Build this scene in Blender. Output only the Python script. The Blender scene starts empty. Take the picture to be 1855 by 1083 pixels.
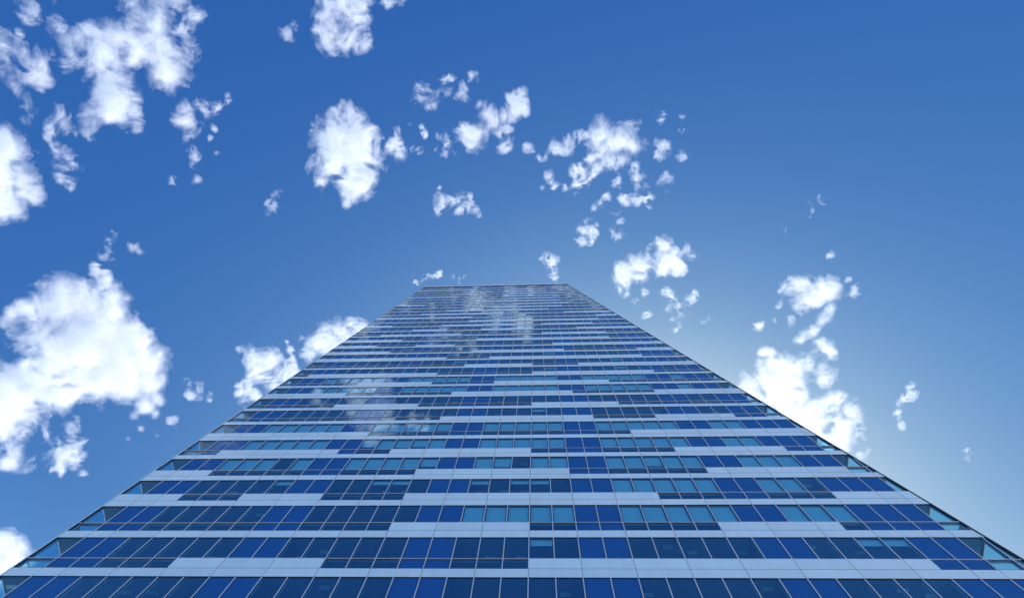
import bpy, math, random
import numpy as np
from mathutils import Matrix, Vector

scene = bpy.context.scene
C = scene.collection

# ---------------------------------------------------------------- camera
EYE_Z = 1.6                      # eye height above the plaza
BAY, STOREY = 1.524, 3.83861     # window module and storey height of the tower
Z0 = EYE_Z + 27.956              # window head of the reference storey
F_PX = 996.62                    # focal length in pixels of the photograph
RIGHT = Vector((0.99875725, 0.02675288, 0.04205044))
UP = Vector((0.01984002, -0.98740446, 0.15696751))
BACK = Vector((0.04572012, -0.15593816, -0.98670814))
EYE = Vector((0.80535, -20.22, EYE_Z))
cam_data = bpy.data.cameras.new('camera')
cam_data.lens, cam_data.sensor_width, cam_data.sensor_fit = 19.3414, 36.0, 'HORIZONTAL'
cam_data.clip_start, cam_data.clip_end = 0.1, 30000
cam = bpy.data.objects.new('camera', cam_data)
C.objects.link(cam)
M = Matrix.Identity(4)
for i in range(3):
    M[i][0], M[i][1], M[i][2], M[i][3] = RIGHT[i], UP[i], BACK[i], EYE[i]
cam.matrix_world = M
scene.camera = cam

# ---------------------------------------------------------------- sky, sun, exposure
SUN_EL, SUN_AZ = math.radians(50), math.radians(12)      # azimuth from +Y towards +X
sun_dir = Vector((math.sin(SUN_AZ) * math.cos(SUN_EL), math.cos(SUN_AZ) * math.cos(SUN_EL), math.sin(SUN_EL)))
SKY_GRADE = ((1.31, 0.029), (0.92, 0.093), (0.48, 0.284))
world = bpy.data.worlds.new('World')
scene.world = world
world.use_nodes = True
wn = world.node_tree
sky = wn.nodes.new('ShaderNodeTexSky')
sky.sky_type, sky.sun_disc = 'NISHITA', False
sky.sun_elevation, sky.sun_rotation = SUN_EL, SUN_AZ
sky.altitude, sky.air_density, sky.dust_density, sky.ozone_density = 0, 1.0, 4.0, 2.0
bg = wn.nodes['Background']
EXPOSURE, STRENGTH = 0.35, 0.12
sep = wn.nodes.new('ShaderNodeSeparateColor'); comb = wn.nodes.new('ShaderNodeCombineColor')
wn.links.new(sky.outputs[0], sep.inputs[0])
for ch, (power, gain) in enumerate(SKY_GRADE):          # deep polarised blue overhead, pale towards the sun
    pw = wn.nodes.new('ShaderNodeMath'); pw.operation = 'POWER'; pw.inputs[1].default_value = power
    ml = wn.nodes.new('ShaderNodeMath'); ml.operation = 'MULTIPLY'; ml.inputs[1].default_value = gain / STRENGTH / 2 ** EXPOSURE
    wn.links.new(sep.outputs[ch], pw.inputs[0]); wn.links.new(pw.outputs[0], ml.inputs[0])
    mn = wn.nodes.new('ShaderNodeMath'); mn.operation = 'MINIMUM'; mn.inputs[1].default_value = 2.0 / STRENGTH
    wn.links.new(ml.outputs[0], mn.inputs[0]); wn.links.new(mn.outputs[0], comb.inputs[ch])
# added fill: low sky, out of view, boosted and warmed to light the facade
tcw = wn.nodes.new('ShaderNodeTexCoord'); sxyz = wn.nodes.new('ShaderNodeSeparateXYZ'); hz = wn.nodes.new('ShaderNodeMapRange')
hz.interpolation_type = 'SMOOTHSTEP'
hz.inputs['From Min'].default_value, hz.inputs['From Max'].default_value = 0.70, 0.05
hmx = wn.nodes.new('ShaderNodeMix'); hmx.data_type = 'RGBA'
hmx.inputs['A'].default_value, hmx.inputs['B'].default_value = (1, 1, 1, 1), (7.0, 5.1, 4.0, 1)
scl = wn.nodes.new('ShaderNodeVectorMath'); scl.operation = 'MULTIPLY'
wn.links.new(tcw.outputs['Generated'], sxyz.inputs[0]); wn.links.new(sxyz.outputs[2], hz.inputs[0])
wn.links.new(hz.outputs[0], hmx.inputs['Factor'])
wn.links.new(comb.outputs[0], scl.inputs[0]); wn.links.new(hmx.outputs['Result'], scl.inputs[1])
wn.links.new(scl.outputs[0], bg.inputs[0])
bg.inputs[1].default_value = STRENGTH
sun_data = bpy.data.lights.new('sun', 'SUN')
sun_data.energy, sun_data.angle, sun_data.color = 5.0, math.radians(0.5), (1.0, 0.955, 0.9)
sun = bpy.data.objects.new('sun', sun_data)
sun.rotation_euler = sun_dir.to_track_quat('Z', 'Y').to_euler()
C.objects.link(sun)
scene.view_settings.view_transform, scene.view_settings.look = 'Standard', 'None'
scene.view_settings.gamma, scene.view_settings.exposure = 1.0, EXPOSURE
cy = scene.cycles
cy.volume_bounces, cy.transparent_max_bounces, cy.max_bounces = 10, 64, 14
cy.diffuse_bounces, cy.glossy_bounces, cy.transmission_bounces = 4, 4, 6
cy.caustics_reflective = cy.caustics_refractive = False
cy.use_denoising = True
cy.use_adaptive_sampling, cy.adaptive_threshold = True, 0.015

# ---------------------------------------------------------------- helpers
def tag(o, label=None, cat=None, group=None, kind=None):
    for k, v in (('label', label), ('category', cat), ('group', group), ('kind', kind)):
        if v: o[k] = v
    return o
def link_mesh(name, me, parent=None):
    o = bpy.data.objects.new(name, me)
    C.objects.link(o)
    if parent is not None: o.parent = parent
    return o
def raw_mesh(name, verts, quads):
    me = bpy.data.meshes.new(name)
    nv, nq = len(verts), len(quads)
    me.vertices.add(nv); me.vertices.foreach_set('co', np.ascontiguousarray(verts, dtype=np.float32).ravel())
    me.loops.add(nq * 4); me.loops.foreach_set('vertex_index', np.ascontiguousarray(quads, dtype=np.int32).ravel())
    me.polygons.add(nq); me.polygons.foreach_set('loop_start', np.arange(0, nq * 4, 4, dtype=np.int32))
    me.update(calc_edges=True)
    return me
# ---------------------------------------------------------------- clouds
# Each cloud is a closed, fractal body of vapour at its own height, lit by the sun through its volume.
CLOUD_BASE = 1500.0
_rs = np.random.RandomState(7)
_LAT = _rs.rand(64, 64, 64).astype(np.float32) * 2 - 1
def vnoise(p):
    f = np.floor(p); t = (p - f).astype(np.float32); i = f.astype(np.int64) & 63
    t = t * t * t * (t * (t * 6 - 15) + 10)
    j = (i + 1) & 63
    x0, y0, z0, x1, y1, z1 = i[:, 0], i[:, 1], i[:, 2], j[:, 0], j[:, 1], j[:, 2]
    a, b, c = t[:, 0], t[:, 1], t[:, 2]
    def L(u, v, w): return u + (v - u) * w
    return L(L(L(_LAT[x0, y0, z0], _LAT[x1, y0, z0], a), L(_LAT[x0, y1, z0], _LAT[x1, y1, z0], a), b),
             L(L(_LAT[x0, y0, z1], _LAT[x1, y0, z1], a), L(_LAT[x0, y1, z1], _LAT[x1, y1, z1], a), b), c)
def fbm(p, wave, octaves, gain=0.6):
    # p in sky-pixels; ridged at the fine end so edges shred into filaments
    warp = np.stack([vnoise(p / (wave * 1.3) + o) for o in (3.1, 17.7, 41.3)], 1)
    q = p + warp * wave * 0.55
    s = np.zeros(len(p), np.float32); amp = 1.0; tot = 0.0; w = wave
    for k in range(octaves):
        n = vnoise(q / w + 11.3 * k)
        if k >= 1: n = (0.5 * n + 0.5 * (1 - 2.2 * np.abs(n)))
        s += amp * n; tot += amp; amp *= gain; w *= 0.5
    return s / tot
def surface_nets(F, origin, h):
    S = F > 0
    nx, ny, nz = F.shape
    c = np.zeros((nx - 1, ny - 1, nz - 1), np.uint8)
    for dx in (0, 1):
        for dy in (0, 1):
            for dz in (0, 1):
                c += S[dx:nx - 1 + dx, dy:ny - 1 + dy, dz:nz - 1 + dz]
    act = (c > 0) & (c < 8)
    idx = np.full(act.shape, -1, np.int64)
    I = np.argwhere(act)
    idx[act] = np.arange(len(I))
    acc = np.zeros((len(I), 3)); cnt = np.zeros(len(I))
    corners = [(a, b, d) for a in (0, 1) for b in (0, 1) for d in (0, 1)]
    vals = {k: F[I[:, 0] + k[0], I[:, 1] + k[1], I[:, 2] + k[2]] for k in corners}
    for k in corners:
        for ax in range(3):
            if k[ax]: continue
            m = list(k); m[ax] = 1; m = tuple(m)
            a, b = vals[k], vals[m]
            x = (a > 0) != (b > 0)
            t = np.where(x, a / np.where(x, a - b, 1), 0)
            for d in range(3):
                acc[:, d] += np.where(x, k[d] + (t if d == ax else 0), 0)
            cnt += x
    V = (I + acc / cnt[:, None]) * h + origin
    quads = []
    for ax in range(3):
        lo = [slice(1, -1)] * 3; lo[ax] = slice(0, -1)
        hi = [slice(1, -1)] * 3; hi[ax] = slice(1, None)
        A, B = S[tuple(lo)], S[tuple(hi)]
        e = np.argwhere(A != B)
        flip = A[tuple(e.T)]
        off = np.array([1, 1, 1]); off[ax] = 0
        e = e + off
        u, v = [(1, 2), (2, 0), (0, 1)][ax]
        def at(du, dv):
            q = e.copy(); q[:, u] -= du; q[:, v] -= dv
            return idx[q[:, 0], q[:, 1], q[:, 2]]
        Q = np.stack([at(1, 1), at(0, 1), at(0, 0), at(1, 0)], 1)
        Q[~flip] = Q[~flip][:, ::-1]
        quads.append(Q)
    return V, np.concatenate(quads)

def cloud_material(name, density):
    m = bpy.data.materials.new(name); m.use_nodes = True
    nt = m.node_tree; out = nt.nodes['Material Output']
    nt.nodes.remove(nt.nodes['Principled BSDF'])
    v = nt.nodes.new('ShaderNodeVolumePrincipled')
    v.inputs['Color'].default_value = (0.90, 0.925, 0.955, 1)
    v.inputs['Density'].default_value = density
    v.inputs['Anisotropy'].default_value = 0.4
    nt.links.new(v.outputs[0], out.inputs['Volume'])
    m.cycles.homogeneous_volume = True
    # a faint skin of droplets, broken up by noise
    tr = nt.nodes.new('ShaderNodeBsdfTransparent')
    df = nt.nodes.new('ShaderNodeBsdfTranslucent'); df.inputs[0].default_value = (1, 1, 1, 1)
    nz = nt.nodes.new('ShaderNodeTexNoise'); nz.inputs['Scale'].default_value = 0.03
    mp = nt.nodes.new('ShaderNodeMapRange')
    mp.inputs['From Min'].default_value, mp.inputs['From Max'].default_value = 0.4, 0.7
    mp.inputs['To Min'].default_value, mp.inputs['To Max'].default_value = 0.0, SKIN
    tc = nt.nodes.new('ShaderNodeTexCoord')
    nt.links.new(tc.outputs['Object'], nz.inputs['Vector']); nt.links.new(nz.outputs[0], mp.inputs[0])
    mx = nt.nodes.new('ShaderNodeMixShader')
    nt.links.new(mp.outputs[0], mx.inputs[0]); nt.links.new(tr.outputs[0], mx.inputs[1]); nt.links.new(df.outputs[0], mx.inputs[2])
    if SKIN > 0: nt.links.new(mx.outputs[0], out.inputs['Surface'])
    return m
SKIN = 0.05
def sky_point(px, py, height):
    d = RIGHT * ((px - 927.5) / F_PX) - UP * ((py - 541.5) / F_PX) - BACK
    t = (height - EYE.z) / d.z
    p = EYE + d * t
    return p, t * math.sqrt(d.length_squared) / math.hypot(1, 0) / F_PX * 1.0 / d.length * d.length   # point, metres per px
CLOUD_N = [0]
def islands(nv, Q):
    a = np.concatenate([Q[:, 0], Q[:, 1], Q[:, 2]]); b = np.concatenate([Q[:, 1], Q[:, 2], Q[:, 3]])
    par = np.arange(nv)
    while True:
        pa, pb = par[a], par[b]; lo, hi = np.minimum(pa, pb), np.maximum(pa, pb); m = lo != hi
        if not m.any(): break
        np.minimum.at(par, hi[m], lo[m])
        while True:
            pp = par[par]
            if (pp == par).all(): break
            par = pp
    return np.unique(par, return_inverse=True)[1]
def near_main(V, Q, box):
    # keep the shreds that hang close to the main body of the cloud, drop stray ones far off
    isl = islands(len(V), Q); k = isl.max() + 1
    lo = np.full((k, 3), np.inf); hi = np.full((k, 3), -np.inf)
    np.minimum.at(lo, isl, V); np.maximum.at(hi, isl, V)
    if box is None:
        m = np.argmax((hi - lo).max(1)); box = (lo[m], hi[m], (hi[m] - lo[m]).max())
    gap = np.sqrt((np.maximum(0, np.maximum(lo - box[1], box[0] - hi)) ** 2).sum(1))
    keep = (gap < 0.42 * box[2])[isl]
    new = np.cumsum(keep) - 1
    Q = Q[keep[Q[:, 0]]]
    return V[keep], new[Q], box
def make_cloud(label, blobs, mat, rough=1.0, swell=1.05, wave=None, height=None, vox=None, name='cloud', group=None, stuff=None):
    CLOUD_N[0] += 1
    big = max(b[2] for b in blobs)
    wave = (wave or min(34.0, 5 + 1.3 * big))
    cap, bias, swell = mat[4]
    vox = vox or (1.8 if len(blobs) > 25 else 1.3)
    k = CLOUD_N[0]
    H = CLOUD_BASE + (height if height is not None else ((k * 37) % 11 - 5) * 22.0)
    pts, rad = [], []
    for (x, y, r) in blobs:
        p, mpp = sky_point(x, y, H)
        pts.append(p); rad.append(r * mpp * swell)
    mpp = sky_point(*np.mean([b[:2] for b in blobs], 0), H)[1]
    P = np.array([[*p] for p in pts]); Rr = np.array(rad)
    cen = P.mean(0); P = P - cen
    h = vox * mpp
    lo = (P - Rr[:, None] * 1.9).min(0) - 2 * h; hi = (P + Rr[:, None] * 1.9).max(0) + 2 * h
    zr = Rr.max(); lo[2], hi[2] = -zr * 1.9 - 2 * h, zr * 1.9 + 2 * h
    lo[2], hi[2] = lo[2] * FLAT - 2 * h, hi[2] * FLAT + 2 * h
    n = np.ceil((hi - lo) / h).astype(int)
    ax = [lo[i] + h * np.arange(n[i]) for i in range(3)]
    base = np.full(n, -9.0, np.float32)
    acc = np.zeros(n, np.float32)
    P = P * [1, 1, 1]
    for c, r in zip(P, Rr):
        sl = []
        for i in range(3):
            a = int(np.searchsorted(ax[i], c[i] - 1.95 * r)); b = int(np.searchsorted(ax[i], c[i] + 1.95 * r))
            sl.append(slice(a, max(b, a + 1)))
        g = np.sqrt(((ax[0][sl[0]] - c[0]) ** 2)[:, None, None] + ((ax[1][sl[1]] - c[1]) ** 2)[None, :, None] + ((ax[2][sl[2]] - c[2]) ** 2 / FLAT ** 2)[None, None, :]) / r
        q = 1 - g
        q = np.where(q < 0, 1.3 * q, q)
        acc[tuple(sl)] += np.exp(np.clip(7.0 * q, -16, 9)).astype(np.float32)
    base = np.log(np.maximum(acc, 1e-9)) / 7.0
    amp = AMP * rough
    sel = base > -0.5 * amp - 0.35
    I = np.argwhere(sel)
    X = np.stack([ax[i][I[:, i]] for i in range(3)], 1) / mpp + 53.7 * k
    f = np.full(n, -9.0, np.float32)
    f[sel] = np.minimum(base[sel], cap) + amp * (fbm(X, wave, max(3, min(6, int(math.log2(wave / 1.2)) + 1)), GAIN) - bias)
    o = box = None
    for lev, (iso, part) in enumerate(zip(ISO, (name, 'cloud_edge', 'cloud_body', 'cloud_core'))):
        F = f - iso
        for i in range(3):
            s = [slice(None)] * 3
            for e in (0, -1):
                s[i] = e; F[tuple(s)] = -1
        if not (F > 0).any(): break
        V, Q = surface_nets(F, lo, h)
        if stuff is None: V, Q, box = near_main(V, Q, box)
        if not len(Q): break
        me = raw_mesh(part, V, Q)
        me.materials.append(mat[lev])
        ob = link_mesh(part, me, o)
        if o is None:
            o = ob; o.location = Vector(cen)
            tag(o, label, 'cloud', group, stuff)
    return o
AMP, GAIN, FLAT = 3.2, 0.78, 0.45
ISO = (-0.50, -0.18, 0.12, 0.45)
def kit(name, d, cap, bias, swell):
    return tuple(cloud_material(name + e, x) for e, x in zip(('_veil', '_edge', '_body', '_core'), d)) + ((cap, bias, swell),)
thick = kit('thick_cloud', (0.0022, 0.0055, 0.011, 0.017), 0.66, 0.13, 0.95)
ragged = kit('ragged_cloud', (0.0022, 0.005, 0.009, 0.015), 0.50, 0.16, 1.0)
thin = kit('thin_cloud', (0.0025, 0.006, 0.011, 0.018), 0.45, 0.18, 1.12)
firm = kit('firm_cloud', (0.0025, 0.006, 0.011, 0.018), 0.62, 0.12, 1.02)
veil = kit('veil_cloud', (0.0014, 0.0026, 0.005, 0.008), 0.35, 0.15, 1.25)
# ---------------------------------------------------------------- materials
def add_random(nt, geo):
    # one random value per pane or panel, whether it is a mesh of its own or an island of a larger one
    oi = nt.nodes.new('ShaderNodeObjectInfo'); ad = nt.nodes.new('ShaderNodeMath'); ad.operation = 'ADD'
    fr = nt.nodes.new('ShaderNodeMath'); fr.operation = 'FRACT'
    nt.links.new(geo.outputs['Random Per Island'], ad.inputs[0]); nt.links.new(oi.outputs['Random'], ad.inputs[1])
    nt.links.new(ad.outputs[0], fr.inputs[0]); return fr.outputs[0]
def principled(name, base, rough=0.5, metal=0.0, spec=0.5, noise=None, bump=0.0, ior=1.5):
    m = bpy.data.materials.new(name); m.use_nodes = True
    nt = m.node_tree; b = nt.nodes['Principled BSDF']
    b.inputs['Base Color'].default_value = (*base, 1); b.inputs['Roughness'].default_value = rough
    b.inputs['Metallic'].default_value = metal; b.inputs['Specular IOR Level'].default_value = spec
    b.inputs['IOR'].default_value = ior
    if noise:
        scale, amount = noise
        tc = nt.nodes.new('ShaderNodeTexCoord'); mp = nt.nodes.new('ShaderNodeMapping'); mp.inputs['Scale'].default_value = (scale, scale, scale * 0.35)
        nz = nt.nodes.new('ShaderNodeTexNoise'); nz.inputs['Detail'].default_value = 6; nz.inputs['Scale'].default_value = 1.0
        rng = nt.nodes.new('ShaderNodeMapRange')
        rng.inputs['To Min'].default_value, rng.inputs['To Max'].default_value = 1 - amount, 1 + amount
        vm = nt.nodes.new('ShaderNodeVectorMath'); vm.operation = 'SCALE'; vm.inputs[0].default_value = base
        nt.links.new(tc.outputs['Object'], mp.inputs[0]); nt.links.new(mp.outputs[0], nz.inputs['Vector'])
        nt.links.new(nz.outputs[0], rng.inputs[0]); nt.links.new(rng.outputs[0], vm.inputs['Scale'])
        geo = nt.nodes.new('ShaderNodeNewGeometry'); r2 = nt.nodes.new('ShaderNodeMapRange')
        r2.inputs['To Min'].default_value, r2.inputs['To Max'].default_value = 1 - amount, 1 + amount * 0.5
        nt.links.new(add_random(nt, geo), r2.inputs[0])
        v2 = nt.nodes.new('ShaderNodeVectorMath'); v2.operation = 'SCALE'
        nt.links.new(vm.outputs[0], v2.inputs[0]); nt.links.new(r2.outputs[0], v2.inputs['Scale'])
        nt.links.new(v2.outputs[0], b.inputs['Base Color'])
        if bump:
            bp = nt.nodes.new('ShaderNodeBump'); bp.inputs['Strength'].default_value = bump; bp.inputs['Distance'].default_value = 0.01
            nt.links.new(nz.outputs[0], bp.inputs['Height']); nt.links.new(bp.outputs[0], b.inputs['Normal'])
    return m
def wobble(nt, strength):
    # rolled glass is never quite flat: a long faint ripple bends what it mirrors, and each pane sits a hair out of true
    tc = nt.nodes.new('ShaderNodeTexCoord'); nz = nt.nodes.new('ShaderNodeTexNoise')
    nz.inputs['Scale'].default_value, nz.inputs['Detail'].default_value = 0.55, 1.0
    nt.links.new(tc.outputs['Object'], nz.inputs['Vector'])
    bp = nt.nodes.new('ShaderNodeBump'); bp.inputs['Strength'].default_value = strength; bp.inputs['Distance'].default_value = 0.02
    nt.links.new(nz.outputs[0], bp.inputs['Height'])
    geo = nt.nodes.new('ShaderNodeNewGeometry'); wn_ = nt.nodes.new('ShaderNodeTexWhiteNoise'); wn_.noise_dimensions = '1D'
    nt.links.new(add_random(nt, geo), wn_.inputs['W'])
    sb = nt.nodes.new('ShaderNodeVectorMath'); sb.operation = 'SUBTRACT'; sb.inputs[1].default_value = (0.5, 0.5, 0.5)
    nt.links.new(wn_.outputs['Color'], sb.inputs[0])
    sc = nt.nodes.new('ShaderNodeVectorMath'); sc.operation = 'SCALE'; sc.inputs['Scale'].default_value = 0.012
    nt.links.new(sb.outputs[0], sc.inputs[0])
    ad = nt.nodes.new('ShaderNodeVectorMath'); ad.operation = 'ADD'
    nt.links.new(bp.outputs[0], ad.inputs[0]); nt.links.new(sc.outputs[0], ad.inputs[1])
    nm = nt.nodes.new('ShaderNodeVectorMath'); nm.operation = 'NORMALIZE'; nt.links.new(ad.outputs[0], nm.inputs[0])
    return nm.outputs[0]
def glass(name, tint, f0, refl=(0.74, 0.93, 1.0), opaque=False):
    m = bpy.data.materials.new(name); m.use_nodes = True
    nt = m.node_tree; out = nt.nodes['Material Output']; nt.nodes.remove(nt.nodes['Principled BSDF'])
    t = nt.nodes.new('ShaderNodeBsdfDiffuse' if opaque else 'ShaderNodeBsdfTransparent'); t.inputs[0].default_value = (*tint, 1)
    g = nt.nodes.new('ShaderNodeBsdfAnisotropic'); g.inputs['Color'].default_value = (*refl, 1); g.inputs['Roughness'].default_value = 0.02
    nrm = wobble(nt, 0.12)
    # coated glass: mirror share rises towards glancing angles, on the outward face of each pane only
    def mth(op, a, b):
        q = nt.nodes.new('ShaderNodeMath'); q.operation = op
        for i, v in enumerate((a, b)):
            if v is None: continue
            if isinstance(v, (int, float)): q.inputs[i].default_value = v
            else: nt.links.new(v, q.inputs[i])
        return q.outputs[0]
    geo = nt.nodes.new('ShaderNodeNewGeometry'); dt = nt.nodes.new('ShaderNodeVectorMath'); dt.operation = 'DOT_PRODUCT'
    nt.links.new(geo.outputs['Incoming'], dt.inputs[0]); nt.links.new(geo.outputs['Normal'], dt.inputs[1])
    c = mth('SUBTRACT', 1.0, mth('ABSOLUTE', dt.outputs['Value'], None))
    f = mth('MULTIPLY_ADD', mth('POWER', c, 5.0), 1 - f0); f.node.inputs[2].default_value = f0
    f = mth('MULTIPLY', f, mth('SUBTRACT', 1.0, geo.outputs['Backfacing']))
    nt.links.new(nrm, g.inputs['Normal'])
    mx = nt.nodes.new('ShaderNodeMixShader')
    nt.links.new(f, mx.inputs[0]); nt.links.new(t.outputs[0], mx.inputs[1]); nt.links.new(g.outputs[0], mx.inputs[2])
    nt.links.new(mx.outputs[0], out.inputs['Surface'])
    return m
MAT = {
    'glass': glass('tinted_vision_glass', (0.69, 0.935, 0.985), 0.34),
    'clear': glass('pale_teal_corner_glass', (0.76, 0.93, 0.98), 0.12),
    'blue': glass('deep_blue_opaque_glass', (0.017, 0.088, 0.27), 0.17, opaque=True),
    'panel': principled('silver_grey_cladding', (0.88, 0.92, 0.89), 0.24, ior=2.2, noise=(0.5, 0.06)),
    'mullion': principled('pale_anodised_aluminium', (0.74, 0.74, 0.80), 0.35, metal=0.35),
    'gasket': principled('black_rubber_gasket', (0.018, 0.016, 0.02), 0.6),
    'soffit': principled('dark_bronze_return', (0.05, 0.04, 0.045), 0.5),
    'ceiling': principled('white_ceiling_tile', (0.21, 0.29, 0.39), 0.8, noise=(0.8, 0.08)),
    'fin': principled('grey_inner_frame', (0.55, 0.57, 0.58), 0.5),
    'blind': principled('white_roller_blind', (0.86, 0.88, 0.86), 0.8),
    'core': principled('grey_core_wall', (0.30, 0.31, 0.32), 0.8, noise=(0.3, 0.15)),
}
def streaks(mat, amount):
    # rain streaks: noise stretched down the wall darkens the finish a little
    nt = mat.node_tree; b = nt.nodes['Principled BSDF']; old = b.inputs['Base Color'].links[0].from_socket
    tc = nt.nodes.new('ShaderNodeTexCoord'); mp = nt.nodes.new('ShaderNodeMapping'); mp.inputs['Scale'].default_value = (5, 5, 0.4)
    nz = nt.nodes.new('ShaderNodeTexNoise'); nz.inputs['Scale'].default_value = 1.0; nz.inputs['Detail'].default_value = 4
    r = nt.nodes.new('ShaderNodeMapRange'); r.inputs['From Min'].default_value, r.inputs['From Max'].default_value = 0.35, 0.62
    r.inputs['To Min'].default_value = 1 - amount
    v = nt.nodes.new('ShaderNodeVectorMath'); v.operation = 'SCALE'
    nt.links.new(tc.outputs['Object'], mp.inputs[0]); nt.links.new(mp.outputs[0], nz.inputs['Vector']); nt.links.new(nz.outputs[0], r.inputs[0])
    nt.links.new(old, v.inputs[0]); nt.links.new(r.outputs[0], v.inputs['Scale']); nt.links.new(v.outputs[0], b.inputs['Base Color'])
streaks(MAT['panel'], 0.05)

# ---------------------------------------------------------------- the tower
XL = -20.25 * BAY
DEPTH = 26.0
def Zn(n): return Z0 + STOREY * n
def edge(z): return BAY * (18.55 - 0.390 * (z - Z0) / STOREY)     # the right-hand arris leans inwards as it rises
TOP = Zn(32.72)
class MB:
    def __init__(s): s.v, s.f, s.m, s.mats = [], [], [], []
    def mi(s, key):
        if key not in s.mats: s.mats.append(key)
        return s.mats.index(key)
    def prism(s, poly, y0, y1, key, front=None):
        # poly: (x, z) counter-clockwise seen from -Y, extruded from y0 (front) to y1 (back)
        k = len(s.v); n = len(poly); i = s.mi(key)
        s.v += [(x, y0, z) for x, z in poly] + [(x, y1, z) for x, z in poly]
        s.f.append(tuple(range(k, k + n))); s.m.append(s.mi(front) if front else i)
        s.f.append(tuple(range(k + 2 * n - 1, k + n - 1, -1))); s.m.append(i)
        for a in range(n):
            b = (a + 1) % n
            s.f.append((k + b, k + a, k + n + a, k + n + b)); s.m.append(i)
    def rect(s, x0, x1, z0, z1, y0, y1, key, inset=0.0):
        poly = clip(x0, x1, z0, z1, inset)
        if poly: s.prism(poly, y0, y1, key)
        return bool(poly)
    def build(s, name, parent, kind=None):
        me = bpy.data.meshes.new(name); me.from_pydata(s.v, [], s.f)
        for k in s.mats: me.materials.append(MAT[k])
        me.polygons.foreach_set('material_index', s.m); me.update()
        o = link_mesh(name, me, parent)
        if kind: o['kind'] = kind
        return o
def clip(x0, x1, z0, z1, inset=0.0):
    pts = [(x0, z0), (x1, z0), (x1, z1), (x0, z1)]
    out = []
    for i in range(4):
        a, b = pts[i], pts[(i + 1) % 4]
        da, db = edge(a[1]) - inset - a[0], edge(b[1]) - inset - b[0]
        if da >= 0: out.append(a)
        if (da > 0) != (db > 0) and da != db:
            t = da / (da - db); out.append((a[0] + t * (b[0] - a[0]), a[1] + t * (b[1] - a[1])))
    if len(out) < 3: return None
    ar = sum(out[i][0] * out[(i + 1) % len(out)][1] - out[(i + 1) % len(out)][0] * out[i][1] for i in range(len(out))) / 2
    return out if ar > 0.01 else None

tower = bpy.data.objects.new('office_tower', None); C.objects.link(tower)
tower.location = (0, 0, 0)
tag(tower, 'glass and silver office tower seen from its foot, right corner leaning inwards', 'office tower')

# which bays have a lower window strip, storey by storey (half-open ranges of bay numbers)
E_ = 99
STRIP = {0: [(-20, -16), (-10, 2), (9, E_)], 1: [(-21, -14), (-8, 0), (15, E_)], 2: [(-21, -6), (0, 8), (13, E_)], 3: [(-17, -14), (-10, -6), (6, 14)],
         4: [(-17, -6), (2, 9), (16, E_)], 5: [(-21, -18), (-11, -8), (0, 8), (14, E_)], 6: [(-10, 6)], 7: [(-21, -6), (4, 8), (13, E_)],
         8: [(-21, -14), (-8, 0), (6, E_)], 9: [(-14, -6), (3, 9)], 10: [(-21, -14), (-8, -3), (6, E_)], 11: [(-21, -19), (-8, 0), (10, E_)],
         12: [(-21, -6), (0, 4)], 13: [(-8, -4), (10, E_)], 14: [(-14, -6), (3, 10)], 15: [(-16, -12), (-8, 2)], 16: [(-14, -6), (8, E_)],
         17: [(-21, -17), (-8, 1), (8, E_)], 18: [(-21, -14), (-10, -6), (0, 5)], 19: [(-17, -11), (-1, 1), (7, E_)], 20: [(-21, -8), (8, E_)],
         21: [(-8, 8)], 22: [(-21, -15), (-4, 4)], 23: [(-21, -12), (2, E_)], 24: [(-21, -6), (4, E_)], 25: [(-16, -3), (5, E_)],
         26: [(-21, -9), (4, E_)], 27: [(-21, -4), (3, E_)], 28: [(-12, -5), (4, E_)], 29: [(-21, -13), (-9, -4), (5, E_)],
         30: [(-21, -12), (-7, -5), (2, E_)], 31: [(-10, -4), (2, E_)], 32: [(-21, E_)]}
rnd = random.Random(5)
for n in range(-7, 0): STRIP[n] = [(-18, -9), (-2, 5), (11, E_)] if n % 2 else [(-21, -12), (-6, 0), (7, 14)]
def in_strip(n, u): return any(a <= u < b for a, b in STRIP[n])
def last_full(n):      # last bay that still has its full width at the window head
    return math.floor(edge(Zn(n)) / BAY - 0.2)
def is_blue(n, u):
    e = last_full(n)
    if u >= e: return False
    if u < 11: return (u % 7) in (2, 3) and u > -20
    start = {0: 15, 1: 15, 2: 14, 3: 14, 4: 14, 5: 13, 6: 13}.get(n, max(11, e - 2))
    return u >= start
def blind_of(n, u):    # 0 none, otherwise the share of the window it covers from the head down
    if is_blue(n, u) or u >= last_full(n): return 0
    full = {2: -3 <= u <= 13, 3: u >= 4 or u == -20, 4: True, 5: True, 6: True, 9: True, 10: True}.get(n, False)
    r = rnd.random()
    if full:
        if (n, u) in ((4, -1), (3, 13), (4, -14)): return 0
        if (n, u) in ((4, -6), (5, -7), (5, -10)): return 0.66
        if u == -21 or u == -20: return 0
        return 1.0 if r > 0.07 else 0.72
    if n == 3: return 0.25 if r > 0.5 else 0
    return 0.3 if r > 0.93 else 0
def project(x, z):
    d = Vector((x, 0, z)) - EYE
    w = -d.dot(BACK)
    if w <= 0: return None
    return 927.5 + F_PX * d.dot(RIGHT) / w, 541.5 - F_PX * d.dot(UP) / w
def show_area(x0, x1, z0, z1):
    pts = [project(*p) for p in ((x0, z0), (x1, z0), (x1, z1), (x0, z1))]
    if any(p is None for p in pts): return 0
    pts = [(min(max(a, 0), 1855), min(max(b, 0), 1083)) for a, b in pts]
    return abs(sum(pts[i][0] * pts[(i + 1) % 4][1] - pts[(i + 1) % 4][0] * pts[i][1] for i in range(4))) / 2

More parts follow.
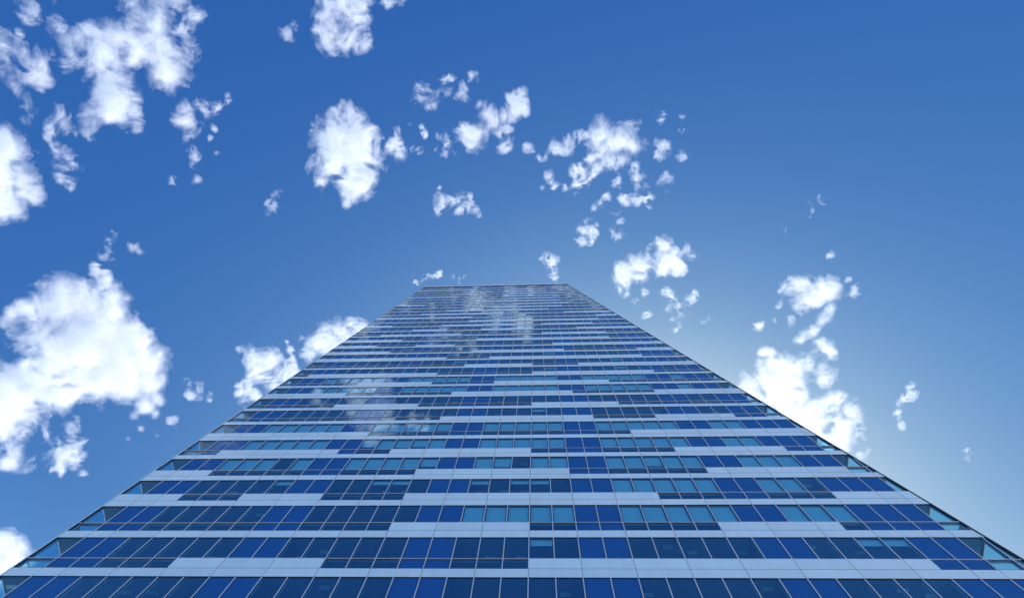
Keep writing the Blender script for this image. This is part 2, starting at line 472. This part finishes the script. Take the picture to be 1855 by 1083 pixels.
bounds = [-20.25] + list(range(-19, 19))
def bays():
    for i in range(len(bounds)):
        yield (bounds[i], bounds[i + 1] if i + 1 < len(bounds) else bounds[i] + 1)
items = {'window': [], 'transom_window': [], 'blue_glass_panel': [], 'cladding_panel': []}
MW = 0.045         # half the width of a mullion frame
def pane(mb, x0, x1, z0, z1, key):
    g = 0.032
    if not clip(x0 + g, x1 - g, z0 + g, z1 - g, 0.1): return False
    mb.rect(x0 + g, x1 - g, z0 + g, z1 - g, 0.0, 0.014, key, 0.1)
    mb.rect(x0, x0 + g, z0, z1, -0.012, 0.03, 'gasket', 0.06); mb.rect(x1 - g, x1, z0, z1, -0.012, 0.03, 'gasket', 0.06)
    mb.rect(x0 + g, x1 - g, z0, z0 + g, -0.012, 0.03, 'gasket', 0.06); mb.rect(x0 + g, x1 - g, z1 - g, z1, -0.012, 0.03, 'gasket', 0.06)
    return True
for n in range(-7, 33):
    zt, zm, zl, zb = Zn(n), Zn(n - 0.557), Zn(n - 0.8), Zn(n - 1)
    for ua, ub in bays():
        u = -20 if ua == -20.25 else ua
        x0, x1 = ua * BAY + MW, ub * BAY - MW
        if x0 > edge(zb) - 0.2: continue
        blue = is_blue(n, u); corner = ua == -20.25 or u >= last_full(n)
        def fn(mb, x0=x0, x1=x1, zt=zt, zm=zm, blue=blue, corner=corner): return pane(mb, x0, x1, zm + 0.03, zt - 0.012, 'blue' if blue else ('clear' if corner else 'glass'))
        b = blind_of(n, u if ua != -20.25 else -20)
        items['blue_glass_panel' if blue else 'window'].append((show_area(x0, x1, zm, zt), fn, (x0, x1, zm + 0.05, zt - 0.03, b)))
        if in_strip(n, u):
            def fn2(mb, x0=x0, x1=x1, zl=zl, zm=zm, blue=blue, corner=corner): return pane(mb, x0, x1, zl + 0.012, zm - 0.03, 'blue' if blue else ('clear' if corner else 'glass'))
            items['blue_glass_panel' if blue else 'transom_window'].append((show_area(x0, x1, zl, zm), fn2, None))
    # cladding: the spandrel band below the strip, and the panels that fill the strip where it has no window
    def row(ranges, za, zc):
        for a, b in ranges:
            cuts = sorted({a, b} | {k for k in range(-20, 20, 2) if a < k < b and k >= -18} | {k for k in (-19, -18, 17) if a < k < b})
            for c0, c1 in zip(cuts[:-1], cuts[1:]):
                x0, x1 = c0 * BAY + 0.012, c1 * BAY - 0.012
                if x0 > edge(za) - 0.15: continue
                def fn3(mb, x0=x0, x1=x1, za=za, zc=zc):
                    poly = clip(x0, x1, za + 0.012, zc - 0.012, 0.06)
                    if not poly: return False
                    mb.prism(poly, -0.045, 0.05, 'soffit', front='panel'); return True
                items['cladding_panel'].append((show_area(x0, x1, za, zc), fn3, None))
    row([(-20.25, 19)], zb, zl)
    solid, cur = [], None
    for ua, ub in bays():
        if in_strip(n, -20 if ua == -20.25 else ua):
            if cur: solid.append(cur); cur = None
        else:
            cur = (cur[0], ub) if cur else (ua, ub)
    if cur: solid.append(cur)
    row(solid, zl, zm)
random.seed(3)
for kind, lst in items.items():
    lst.sort(key=lambda t: -t[0])
    rest, shades = MB(), MB()
    made = 0
    for area, fn, extra in lst:
        cover = extra[4] if extra else 0
        single = made < 99
        mb = MB() if single else rest
        if not fn(mb): continue
        if single:
            made += 1
            ob = mb.build(kind, tower)
        if cover:
            x0, x1, za, zc, _ = extra
            sh = MB() if single else shades
            sh.rect(x0 + 0.04, x1 - 0.04, zc - (zc - za) * cover + 0.03 * random.random(), zc - 0.02, 0.13, 0.137, 'blind', 0.2)
            if single and sh.v: sh.build('blind', ob)
    ro = rest.build(kind, tower, 'stuff')
    if shades.v: shades.build('blind', ro, 'stuff')
# mullions: pale caps over the glass, a deeper fin behind it
for u in range(-19, 19):
    mb = MB(); x = u * BAY
    for n in range(-7, 33):
        z1, z0 = Zn(n) - 0.012, Zn(n - 0.557)
        if in_strip(n, u) or in_strip(n, u - 1): z0 = Zn(n - 0.8) + 0.012
        mb.rect(x - 0.034, x + 0.034, z0, z1, -0.04, -0.001, 'mullion', 0.08)
        mb.rect(x - MW, x + MW, z0, z1, 0.0, 0.02, 'gasket', 0.08)
        mb.rect(x - 0.04, x + 0.04, z0, z1, 0.021, 0.20, 'fin', 0.08)
    mb.rect(x - 0.025, x + 0.025, Zn(-8) + 0.1, TOP - 1.3, 0.0512, 0.0545, 'gasket', 0.1)      # continuous anchor rail behind
    if mb.v: mb.build('mullion', tower)
# transoms: one rail per storey, plus a sill rail under every window strip
for n in range(-7, 33):
    mb = MB(); zm, zl = Zn(n - 0.557), Zn(n - 0.8)
    mb.rect(XL + 0.05, 40, zm - 0.022, zm + 0.022, -0.052, 0.02, 'mullion', 0.07)
    mb.rect(XL + 0.05, 40, zm - 0.03, zm + 0.03, 0.021, 0.19, 'fin', 0.10)
    mb.rect(XL + 0.05, 40, Zn(n - 0.8) - 0.010, Zn(n - 0.8) + 0.010, -0.048, 0.02, 'gasket', 0.07)
    mb.build('transom', tower)
# floor slabs with ceilings, and the dark fire-stop behind the cladding
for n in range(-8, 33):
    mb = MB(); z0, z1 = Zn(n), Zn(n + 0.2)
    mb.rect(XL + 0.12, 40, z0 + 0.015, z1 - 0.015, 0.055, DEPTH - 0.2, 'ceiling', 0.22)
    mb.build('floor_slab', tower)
# slim light fittings set under the ceilings (switched off)
lf = MB(); rl = random.Random(11)
for n in range(-1, 33):
    for ua, ub in bays():
        u = -20 if ua == -20.25 else ua
        if is_blue(n, u) or rl.random() < 0.45 or (ub + 1) * BAY > edge(Zn(n)): continue
        xa = ua * BAY + rl.choice((0.25, 0.7)); ya = rl.choice((0.55, 0.9, 1.3))
        lf.rect(xa, xa + 0.6, Zn(n) - 0.03, Zn(n) + 0.012, ya, ya + 0.22, 'blind')
lf.build('light_fitting', tower, 'stuff')
mb = MB()
for n in range(-7, 33):
    zl, zm = Zn(n - 0.8), Zn(n - 0.557)
    runs = []
    for ua, ub in bays():
        if not in_strip(n, -20 if ua == -20.25 else ua): runs.append((ua, ub))
    for a, b in runs: mb.rect(max(a * BAY, XL + 0.12), b * BAY, zl, zm - 0.035, 0.055, 0.09, 'soffit', 0.12)
mb.build('fire_stop', tower, 'stuff')
mb = MB()
zc = Zn(31)
mb.prism([(XL + 5, 0.02), (edge(0) - 5, 0.02), (edge(zc) - 5, zc), (XL + 5, zc)], 5.0, DEPTH - 5, 'core')
mb.build('service_core', tower)
# corner posts, roof coping
mb = MB(); mb.prism([(XL - 0.10, 0), (XL - 0.02, 0), (XL - 0.02, TOP), (XL - 0.10, TOP)], -0.05, 0.10, 'panel')
mb.prism([(XL - 0.02, 0), (XL + 0.05, 0), (XL + 0.05, TOP), (XL - 0.02, TOP)], -0.03, 0.10, 'gasket'); mb.build('corner_post', tower)
mb = MB(); mb.prism([(edge(0) - 0.10, 0), (edge(0) + 0.04, 0), (edge(TOP) + 0.04, TOP), (edge(TOP) - 0.10, TOP)], -0.06, 0.12, 'gasket'); mb.build('corner_post', tower)
mb = MB(); mb.rect(XL, 40, Zn(32) + 0.02, TOP - 1.1, -0.02, 0.08, 'soffit'); mb.rect(XL - 0.1, 40, TOP - 1.1, TOP, -0.07, 0.3, 'panel')
mb.build('roof_parapet', tower)
# ground floor wall behind the plaza, back of the building
mb = MB(); mb.rect(XL, 40, 0, Zn(-8) - 0.0, 0.0, 0.3, 'core'); mb.build('lobby_wall', tower)
mb = MB(); mb.prism([(XL, 0), (edge(0), 0), (edge(TOP), TOP), (XL, TOP)], DEPTH, DEPTH + 0.3, 'panel'); mb.build('rear_wall', tower)

def side(name_g, name_c, name_m, left):
    # a flank of the tower: window bands, cladding bands and mullions running back from the corner
    g, c, mu = MB(), MB(), MB()
    def quadbox(b, ya, yb, za, zc, o0, o1, key):
        s = -1 if left else 1
        def X(z, o): return (XL if left else edge(z)) + s * o
        k = len(b.v)
        b.v += [(X(za, o0), ya, za), (X(za, o0), yb, za), (X(zc, o0), yb, zc), (X(zc, o0), ya, zc),
                (X(za, o1), ya, za), (X(za, o1), yb, za), (X(zc, o1), yb, zc), (X(zc, o1), ya, zc)]
        i = b.mi(key)
        fs = [(0, 1, 2, 3), (7, 6, 5, 4), (4, 5, 1, 0), (5, 6, 2, 1), (6, 7, 3, 2), (7, 4, 0, 3)]
        for f in fs:
            b.f.append(tuple(k + t for t in (f if not left else f[::-1]))); b.m.append(i)
    y = 0.12; ys = [y]
    while y + BAY < DEPTH: y += BAY; ys.append(y)
    ys[-1] = DEPTH
    for n in range(-7, 33):
        zt, zl, zb = Zn(n), Zn(n - 0.8), Zn(n - 1)
        zm = Zn(n - 0.557)
        for ya, yb in zip(ys[:-1], ys[1:]):
            strip = ((ya // BAY) + n * 3) % 9 < 5
            quadbox(g, ya + 0.05, yb - 0.05, zm + 0.03, zt - 0.03, -0.03, -0.016, 'clear')
            if strip: quadbox(g, ya + 0.05, yb - 0.05, zl + 0.03, zm - 0.03, -0.03, -0.016, 'clear')
            else: quadbox(c, ya + 0.012, yb - 0.012, zl + 0.012, zm - 0.025, -0.05, 0.03, 'panel')
            quadbox(c, ya + 0.012, yb - 0.012, zb + 0.012, zl - 0.012, -0.05, 0.03, 'panel')
        quadbox(mu, 0.12, DEPTH, zm - 0.025, zm + 0.025, -0.04, 0.035, 'mullion')
        for yy in ys: quadbox(mu, yy - 0.035, yy + 0.035, zl + 0.012, zt - 0.012, -0.15, 0.028, 'mullion')
    g.build(name_g, tower, 'stuff'); c.build(name_c, tower, 'stuff'); mu.build(name_m, tower, 'stuff')
side('side_window', 'side_cladding', 'side_mullion', True)
side('side_window', 'side_cladding', 'side_mullion', False)
mb = MB(); mb.prism([(XL + 1, TOP - 0.9), (edge(TOP) - 1, TOP - 0.9), (edge(TOP) - 1, TOP - 0.7), (XL + 1, TOP - 0.7)], 0.5, DEPTH - 0.5, 'core'); mb.build('roof_deck', tower)

# ---------------------------------------------------------------- ground
def sheet(name, x0, x1, y0, y1, z, mat):
    me = bpy.data.meshes.new(name); me.from_pydata([(x0, y0, z), (x1, y0, z), (x1, y1, z), (x0, y1, z)], [], [(0, 1, 2, 3)])
    me.materials.append(mat); o = link_mesh(name, me); o['kind'] = 'structure'; return o
sheet('ground', -9000, 9000, -9000, 9000, -0.16, principled('pale_city_ground', (0.40, 0.38, 0.35), 0.9, noise=(0.02, 0.3)))
sheet('pavement', -60, 60, -32, -0.0, 0.0, principled('pale_stone_paving', (0.55, 0.53, 0.50), 0.8, noise=(0.7, 0.15)))
GRP = 'white clouds scattered over the blue sky'
def cl(label, blobs, mat=thin, rough=1.0, **kw): make_cloud(label, blobs, mat, rough, group=GRP, **kw)
cl('large ragged white cloud at the top left with blue gaps in its middle', [(285,5,30.6),(262,30,27.0),(272,62,36.0),(302,92,32.4),(322,112,16.2),(240,60,23.4),(205,72,18.0),(165,58,12.6),(172,95,25.2),(148,108,14.4),(190,100,18.0),(236,96,14.4),(170,135,12.6),(195,158,27.0),(228,162,19.8),(205,192,21.6),(164,226,14.4),(185,190,16.2),(160,205,12.6),(246,205,11.7),(250,232,7.2),(132,106,10.8),(120,118,9.0),(300,128,12.6)], ragged, wave=38)
cl('small upright white puff just right of the large top left cloud', [(352,18,12),(346,36,13),(341,52,11),(336,58,7)], thin)
cl('thin hazy white cloud hanging at the left edge below the top corner', [(4,88,11.5),(12,108,14.8),(24,130,13.9),(38,140,9.8),(76,118,11.5),(75,142,9.8),(72,158,5.7),(56,132,9.0),(34,160,7.4),(46,182,8.2),(58,198,7.4),(52,215,5.7)], veil, 1.1)
cl('pair of small ragged puffs between the left edge and the top left cloud', [(112,215,11.9),(122,232,9.3),(133,242,5.1),(98,236,7.6),(88,250,5.1),(113,282,12.8),(126,298,11.9),(135,306,6.8),(102,268,7.6),(112,318,6.8),(124,336,5.1)], thin, 1.05)
cl('bright dense cloud cut by the left edge, its lower rim jagged', [(2,258,18.0),(12,285,23.4),(16,318,28.8),(10,346,27.0),(42,342,18.0),(62,354,12.6),(24,374,14.4),(0,380,12.6),(-34,300,36.0),(-34,345,30.6)], thick, .7)
cl('small broken cloud right of the top left cloud with a tail reaching up', [(343,200,12),(340,222,14),(340,240,10),(368,192,10),(388,190,7),(409,172,5),(413,186,7),(386,232,4),(379,248,4)], thin, 1.1)
cl('faint crumbs of cloud under the broken cloud right of the top left cloud', [(347,270,5),(352,284,6),(349,300,4),(358,328,5),(314,325,5),(392,278,3)], veil, 1.1, stuff='stuff')
cl('lumpy cloud cut by the top edge left of the middle, with a dark hollow', [(597,12,17),(625,8,22),(655,12,19),(604,40,14),(645,34,18),(667,30,11),(612,58,18),(636,58,17),(592,74,13),(620,76,10),(667,66,11),(660,78,8),(577,28,6),(580,55,8)], thin, .95)
cl('faint shred of cloud at the top edge beside the lumpy cloud', [(685,2,7),(702,6,6),(722,-1,7),(532,50,5),(520,60,6)], veil, 1.1, stuff='stuff')
cl('dense egg shaped white cloud left of the tower top, tapering downwards', [(607,203,9),(640,215,15),(622,246,32),(652,250,28),(617,284,36),(652,284,30),(596,262,18),(672,276,14),(592,312,14),(584,332,10),(645,325,27),(635,350,15),(668,322,15),(628,368,8)], thick, .85)
cl('curled thin cloud just right of the egg shaped cloud', [(713,245,10),(712,262,10),(722,276,9),(722,234,7),(742,228,6),(764,230,4),(768,244,5),(748,270,5),(760,274,5),(745,240,4)], thin, 1.0)
cl('round wispy puff above the curled thin cloud', [(768,172,15),(758,160,9),(782,174,10),(772,192,8),(790,170,6)], thin, 1.0)
cl('tiny round puff above the egg shaped cloud, level with the wispy puff', [(808,153,10),(813,148,6)], thin, .9)
cl('tiny faint round puff between the round puffs and the branching cloud', [(840,166,9)], veil, 1.0)
cl('tiny bright puff topmost of the small puffs in the middle of the sky', [(856,140,6),(863,148,4)], thin, .9)
cl('branching cloud in the middle of the sky, its lower lobe brightest', [(872,190,12.0),(880,208,15.0),(897,222,14.0),(912,212,14.0),(914,230,11.0),(933,180,13.0),(936,196,12.0),(945,166,8.0),(858,250,19.0),(848,242,11.0),(868,262,13.0),(905,244,7.0),(914,264,9.0),(920,253,6.0),(860,276,7.0),(893,205,10.0)], firm, 1.0)
cl('little ragged cloud left of the branching cloud', [(804,248,8),(812,264,8),(806,276,6),(822,276,6),(792,266,4)], thin, 1.05)
cl('small spiky cloud shaped like a crouching animal above the tower roof', [(800,366,10),(793,386,7),(792,376,5),(818,362,9),(836,366,12),(850,370,9),(862,380,7),(868,390,4),(850,356,6),(796,340,3)], thin, 1.0)
cl('bright compact cloud right of the middle of the sky', [(1082,256,17.0),(1100,252,22.0),(1122,256,24.0),(1145,264,17.0),(1108,284,16.0),(1108,298,10.0),(1086,270,14.0),(1130,282,14.0),(1158,270,8.0)], firm, .8)
cl('grey white arm of cloud left of the bright compact cloud', [(1030,256,12),(1048,246,12),(1008,262,10),(1000,264,6),(1066,244,8),(1022,270,8)], thin, 1.0)
cl('torn band of cloud curling below the bright compact cloud', [(996,320,7),(1004,334,8),(1024,334,10),(1044,332,12),(1062,326,12),(1072,306,11),(1050,304,9),(1068,288,8),(984,340,4),(1074,318,8)], thin, 1.1)
cl('tiny bright puff right of the bright compact cloud', [(1200,268,10),(1194,280,7),(1208,264,6)], thin, .9)
cl('little faint flecks of cloud scattered right of the tiny bright puff', [(1198,212,6),(1234,235,4),(1239,214,4),(1235,281,7),(958,268,6),(982,288,5)], veil, 1.0, stuff='stuff')
cl('stringy cloud running down right below the bright compact cloud', [(1148,308,9),(1158,322,9),(1164,340,9),(1172,356,8),(1150,362,8),(1138,368,6),(1128,362,6),(1120,328,7),(1180,374,5)], thin, 1.15)
cl('small faint puff right of the stringy cloud', [(1205,326,7),(1198,332,6),(1206,346,5)], veil, 1.0)
cl('slanting little streak of cloud left of the stringy cloud', [(1098,358,7),(1090,368,6),(1080,378,5)], thin, 1.0)
cl('open net of thin cloud high above the roof of the tower', [(1070,410,7),(1060,424,9),(1056,436,8),(1078,422,6),(1068,440,5),(1062,400,4)], thin, 1.15)
cl('small upright cloud between the net of thin cloud and the wide cloud', [(1126,402,6),(1121,418,8),(1120,430,6),(1114,383,6)], thin, 1.0)
cl('wedge of lacy cloud touching the right end of the tower roof', [(990,462,7.2),(996,474,9.0),(1002,490,7.2),(1007,504,4.5),(980,468,3.6),(1008,514,2.7)], thin, 1.1)
cl('wide bright cloud right of the tower roof, drooping at its left end', [(1128,488,13.7),(1122,504,12.6),(1124,520,9.5),(1155,482,14.7),(1176,472,17.9),(1198,458,17.9),(1216,470,14.7),(1230,486,8.4),(1180,450,8.4),(1224,494,5.2),(1114,500,6.3),(1196,488,10.5),(1162,498,9.5),(1132,532,5.2)], firm, .95)
cl('loose fan of cloud under the wide bright cloud', [(1207,528,7),(1214,542,9),(1224,556,10),(1240,556,8),(1252,542,8),(1260,532,5),(1224,582,8),(1220,597,6),(1229,570,8)], thin, 1.05)
cl('faint torn tatters below the wide bright cloud and beside its right end', [(1252,456,9),(1168,530,6),(1152,545,5),(1282,573,4),(1273,580,4),(1172,568,5)], veil, 1.15, stuff='stuff')
cl('plump white cloud with notched top in the right half of the sky', [(1440,522,15.0),(1463,532,18.0),(1488,526,16.0),(1504,518,10.0),(1420,518,7.0),(1455,512,9.0),(1478,544,11.0),(1414,526,5.0),(1448,546,9.0)], firm, .85)
cl('small streak of cloud right of the plump notched cloud', [(1549,526,6),(1541,532,5),(1534,505,4)], thin, .95)
cl('three tiny flecks in a row below left of the plump notched cloud', [(1432,579,7),(1377,590,6),(1403,583,4),(1413,550,5)], thin, .95, stuff='stuff')
cl('large bright cloud rising from behind the right edge of the tower', [(1504,560,8.0),(1492,582,11.0),(1476,600,11.0),(1458,606,10.0),(1448,620,9.0),(1484,618,11.0),(1498,630,9.0),(1504,640,7.0),(1384,640,8.0),(1376,656,7.0),(1396,642,7.0),(1398,662,13.0),(1418,668,16.0),(1442,664,17.0),(1466,656,18.0),(1486,668,15.0),(1490,684,12.0),(1386,690,22.0),(1360,700,20.0),(1340,706,14.0),(1428,698,20.0),(1446,714,14.0),(1408,722,20.0),(1420,745,18.0),(1440,770,20.0),(1480,742,16.0),(1502,736,15.0),(1518,728,10.0),(1482,770,22.0),(1510,792,20.0),(1538,812,14.0),(1556,824,11.0),(1462,752,14.0),(1570,820,8.0),(1360,720,20.0)], firm, .85, wave=34)
cl('faint smoky shreds right of the large bright cloud', [(1545,745,9),(1556,758,8),(1558,778,7),(1536,770,6),(1540,730,7)], veil, 1.1, stuff='stuff')
cl('thin fishhook of cloud standing alone at the right', [(1648,700,6),(1650,714,6),(1640,722,7),(1634,712,4)], veil, 1.0)
cl('two faint flecks below the thin fishhook of cloud', [(1624,746,4),(1630,756,3),(1633,770,4)], veil, 1.0, stuff='stuff')
cl('lone tiny streak of cloud low at the right', [(1747,817,5),(1756,823,5)], thin, .9)
cl('faint wisps high in the right half of the sky', [(1472,368,4.0),(1487,364,4.8),(1470,380,3.2),(1464,392,3.2),(1423,415,4.0),(1505,463,4.8)], veil, 1.1, stuff='stuff')
cl('huge bright cloud at the left with a plume rising from its top', [(148,556,36.0),(105,560,34.2),(198,556,30.6),(232,586,23.4),(246,616,21.6),(150,616,50.4),(198,636,41.4),(100,616,34.2),(64,556,18.0),(42,554,10.8),(22,566,9.9),(5,582,9.0),(240,654,32.4),(216,684,30.6),(180,686,32.4),(142,688,28.8),(84,676,23.4),(112,528,18.0),(150,520,16.2),(204,522,12.6),(230,540,10.8),(276,636,8.1),(288,640,5.4),(290,688,8.1),(270,694,14.4),(284,724,9.9),(264,734,12.6),(96,714,19.8),(126,716,16.2),(282,750,8.1),(256,776,6.3),(284,786,5.4),(240,752,7.2),(50,672,14.4),(232,794,4.5),(222,808,4.5)], thick, .85, wave=42)
cl('narrow plume of cloud standing on the huge left cloud', [(203,422,6),(198,434,7),(194,450,8),(187,466,8),(181,482,8),(188,492,7),(202,474,5),(176,496,7),(192,508,9)], thin, 1.05)
cl('white cloud cut by the left edge below the huge left cloud', [(8,696,28),(34,712,22),(18,736,30),(50,754,20),(18,776,26),(0,760,40),(68,776,15),(22,812,14),(14,838,10),(84,788,9),(-30,720,32)], thick, .85)
cl('ragged puff below the huge left cloud', [(132,776,10),(140,760,6),(122,812,15),(142,818,14),(134,836,11),(106,848,8),(150,856,6),(94,852,5),(104,800,9)], thin, 1.0)
cl('tiny puff between the huge left cloud and the tower', [(350,704,8),(364,710,8),(376,722,4),(343,714,5)], veil, 1.0)
cl('tiny flecks of cloud beside the huge left cloud', [(314,762,5),(248,452,7),(242,458,4)], veil, 1.0, stuff='stuff')
cl('thin smudge of cloud far left of the egg shaped cloud', [(500,352,6),(496,364,6),(490,376,6),(484,386,4),(522,298,4),(528,312,4)], veil, 1.05)
cl('curling white cloud left of the tower, torn at its right side', [(468,656,18),(488,656,20),(508,676,19),(480,684,20),(448,648,10),(436,636,7),(524,634,6),(520,618,5),(440,700,11),(432,712,7),(498,696,16),(530,664,8),(538,676,7),(462,714,12),(446,736,12),(528,650,6)], thick, .95)
cl('smooth bright cloud leaning on the left edge of the tower', [(600,612,19),(618,602,20),(640,594,17),(576,620,16),(652,590,10),(590,630,18),(556,626,11),(562,642,11),(546,614,6),(634,582,9),(630,625,22),(655,600,16)], thick, .75)
cl('white cloud in the bottom left corner beside the tower', [(10,984,22),(18,998,20),(2,1010,22),(30,986,10),(4,1032,14),(-30,1004,30)], thick, .75)
cl('low spiky wisps above the left end of the tower roof', [(764,508,5),(772,502,6),(784,500,6),(796,496,4),(756,512,4)], thin, 1.1)
cl('small forked wisp above the roof near its left third', [(822,502,4),(830,505,5),(840,502,4)], thin, 1.05)
cl('faint streaks of cloud in the top left corner', [(58,14,9),(64,32,6),(105,48,8),(92,56,5),(95,4,5),(36,68,5),(225,0,8)], veil, 1.15, stuff='stuff')
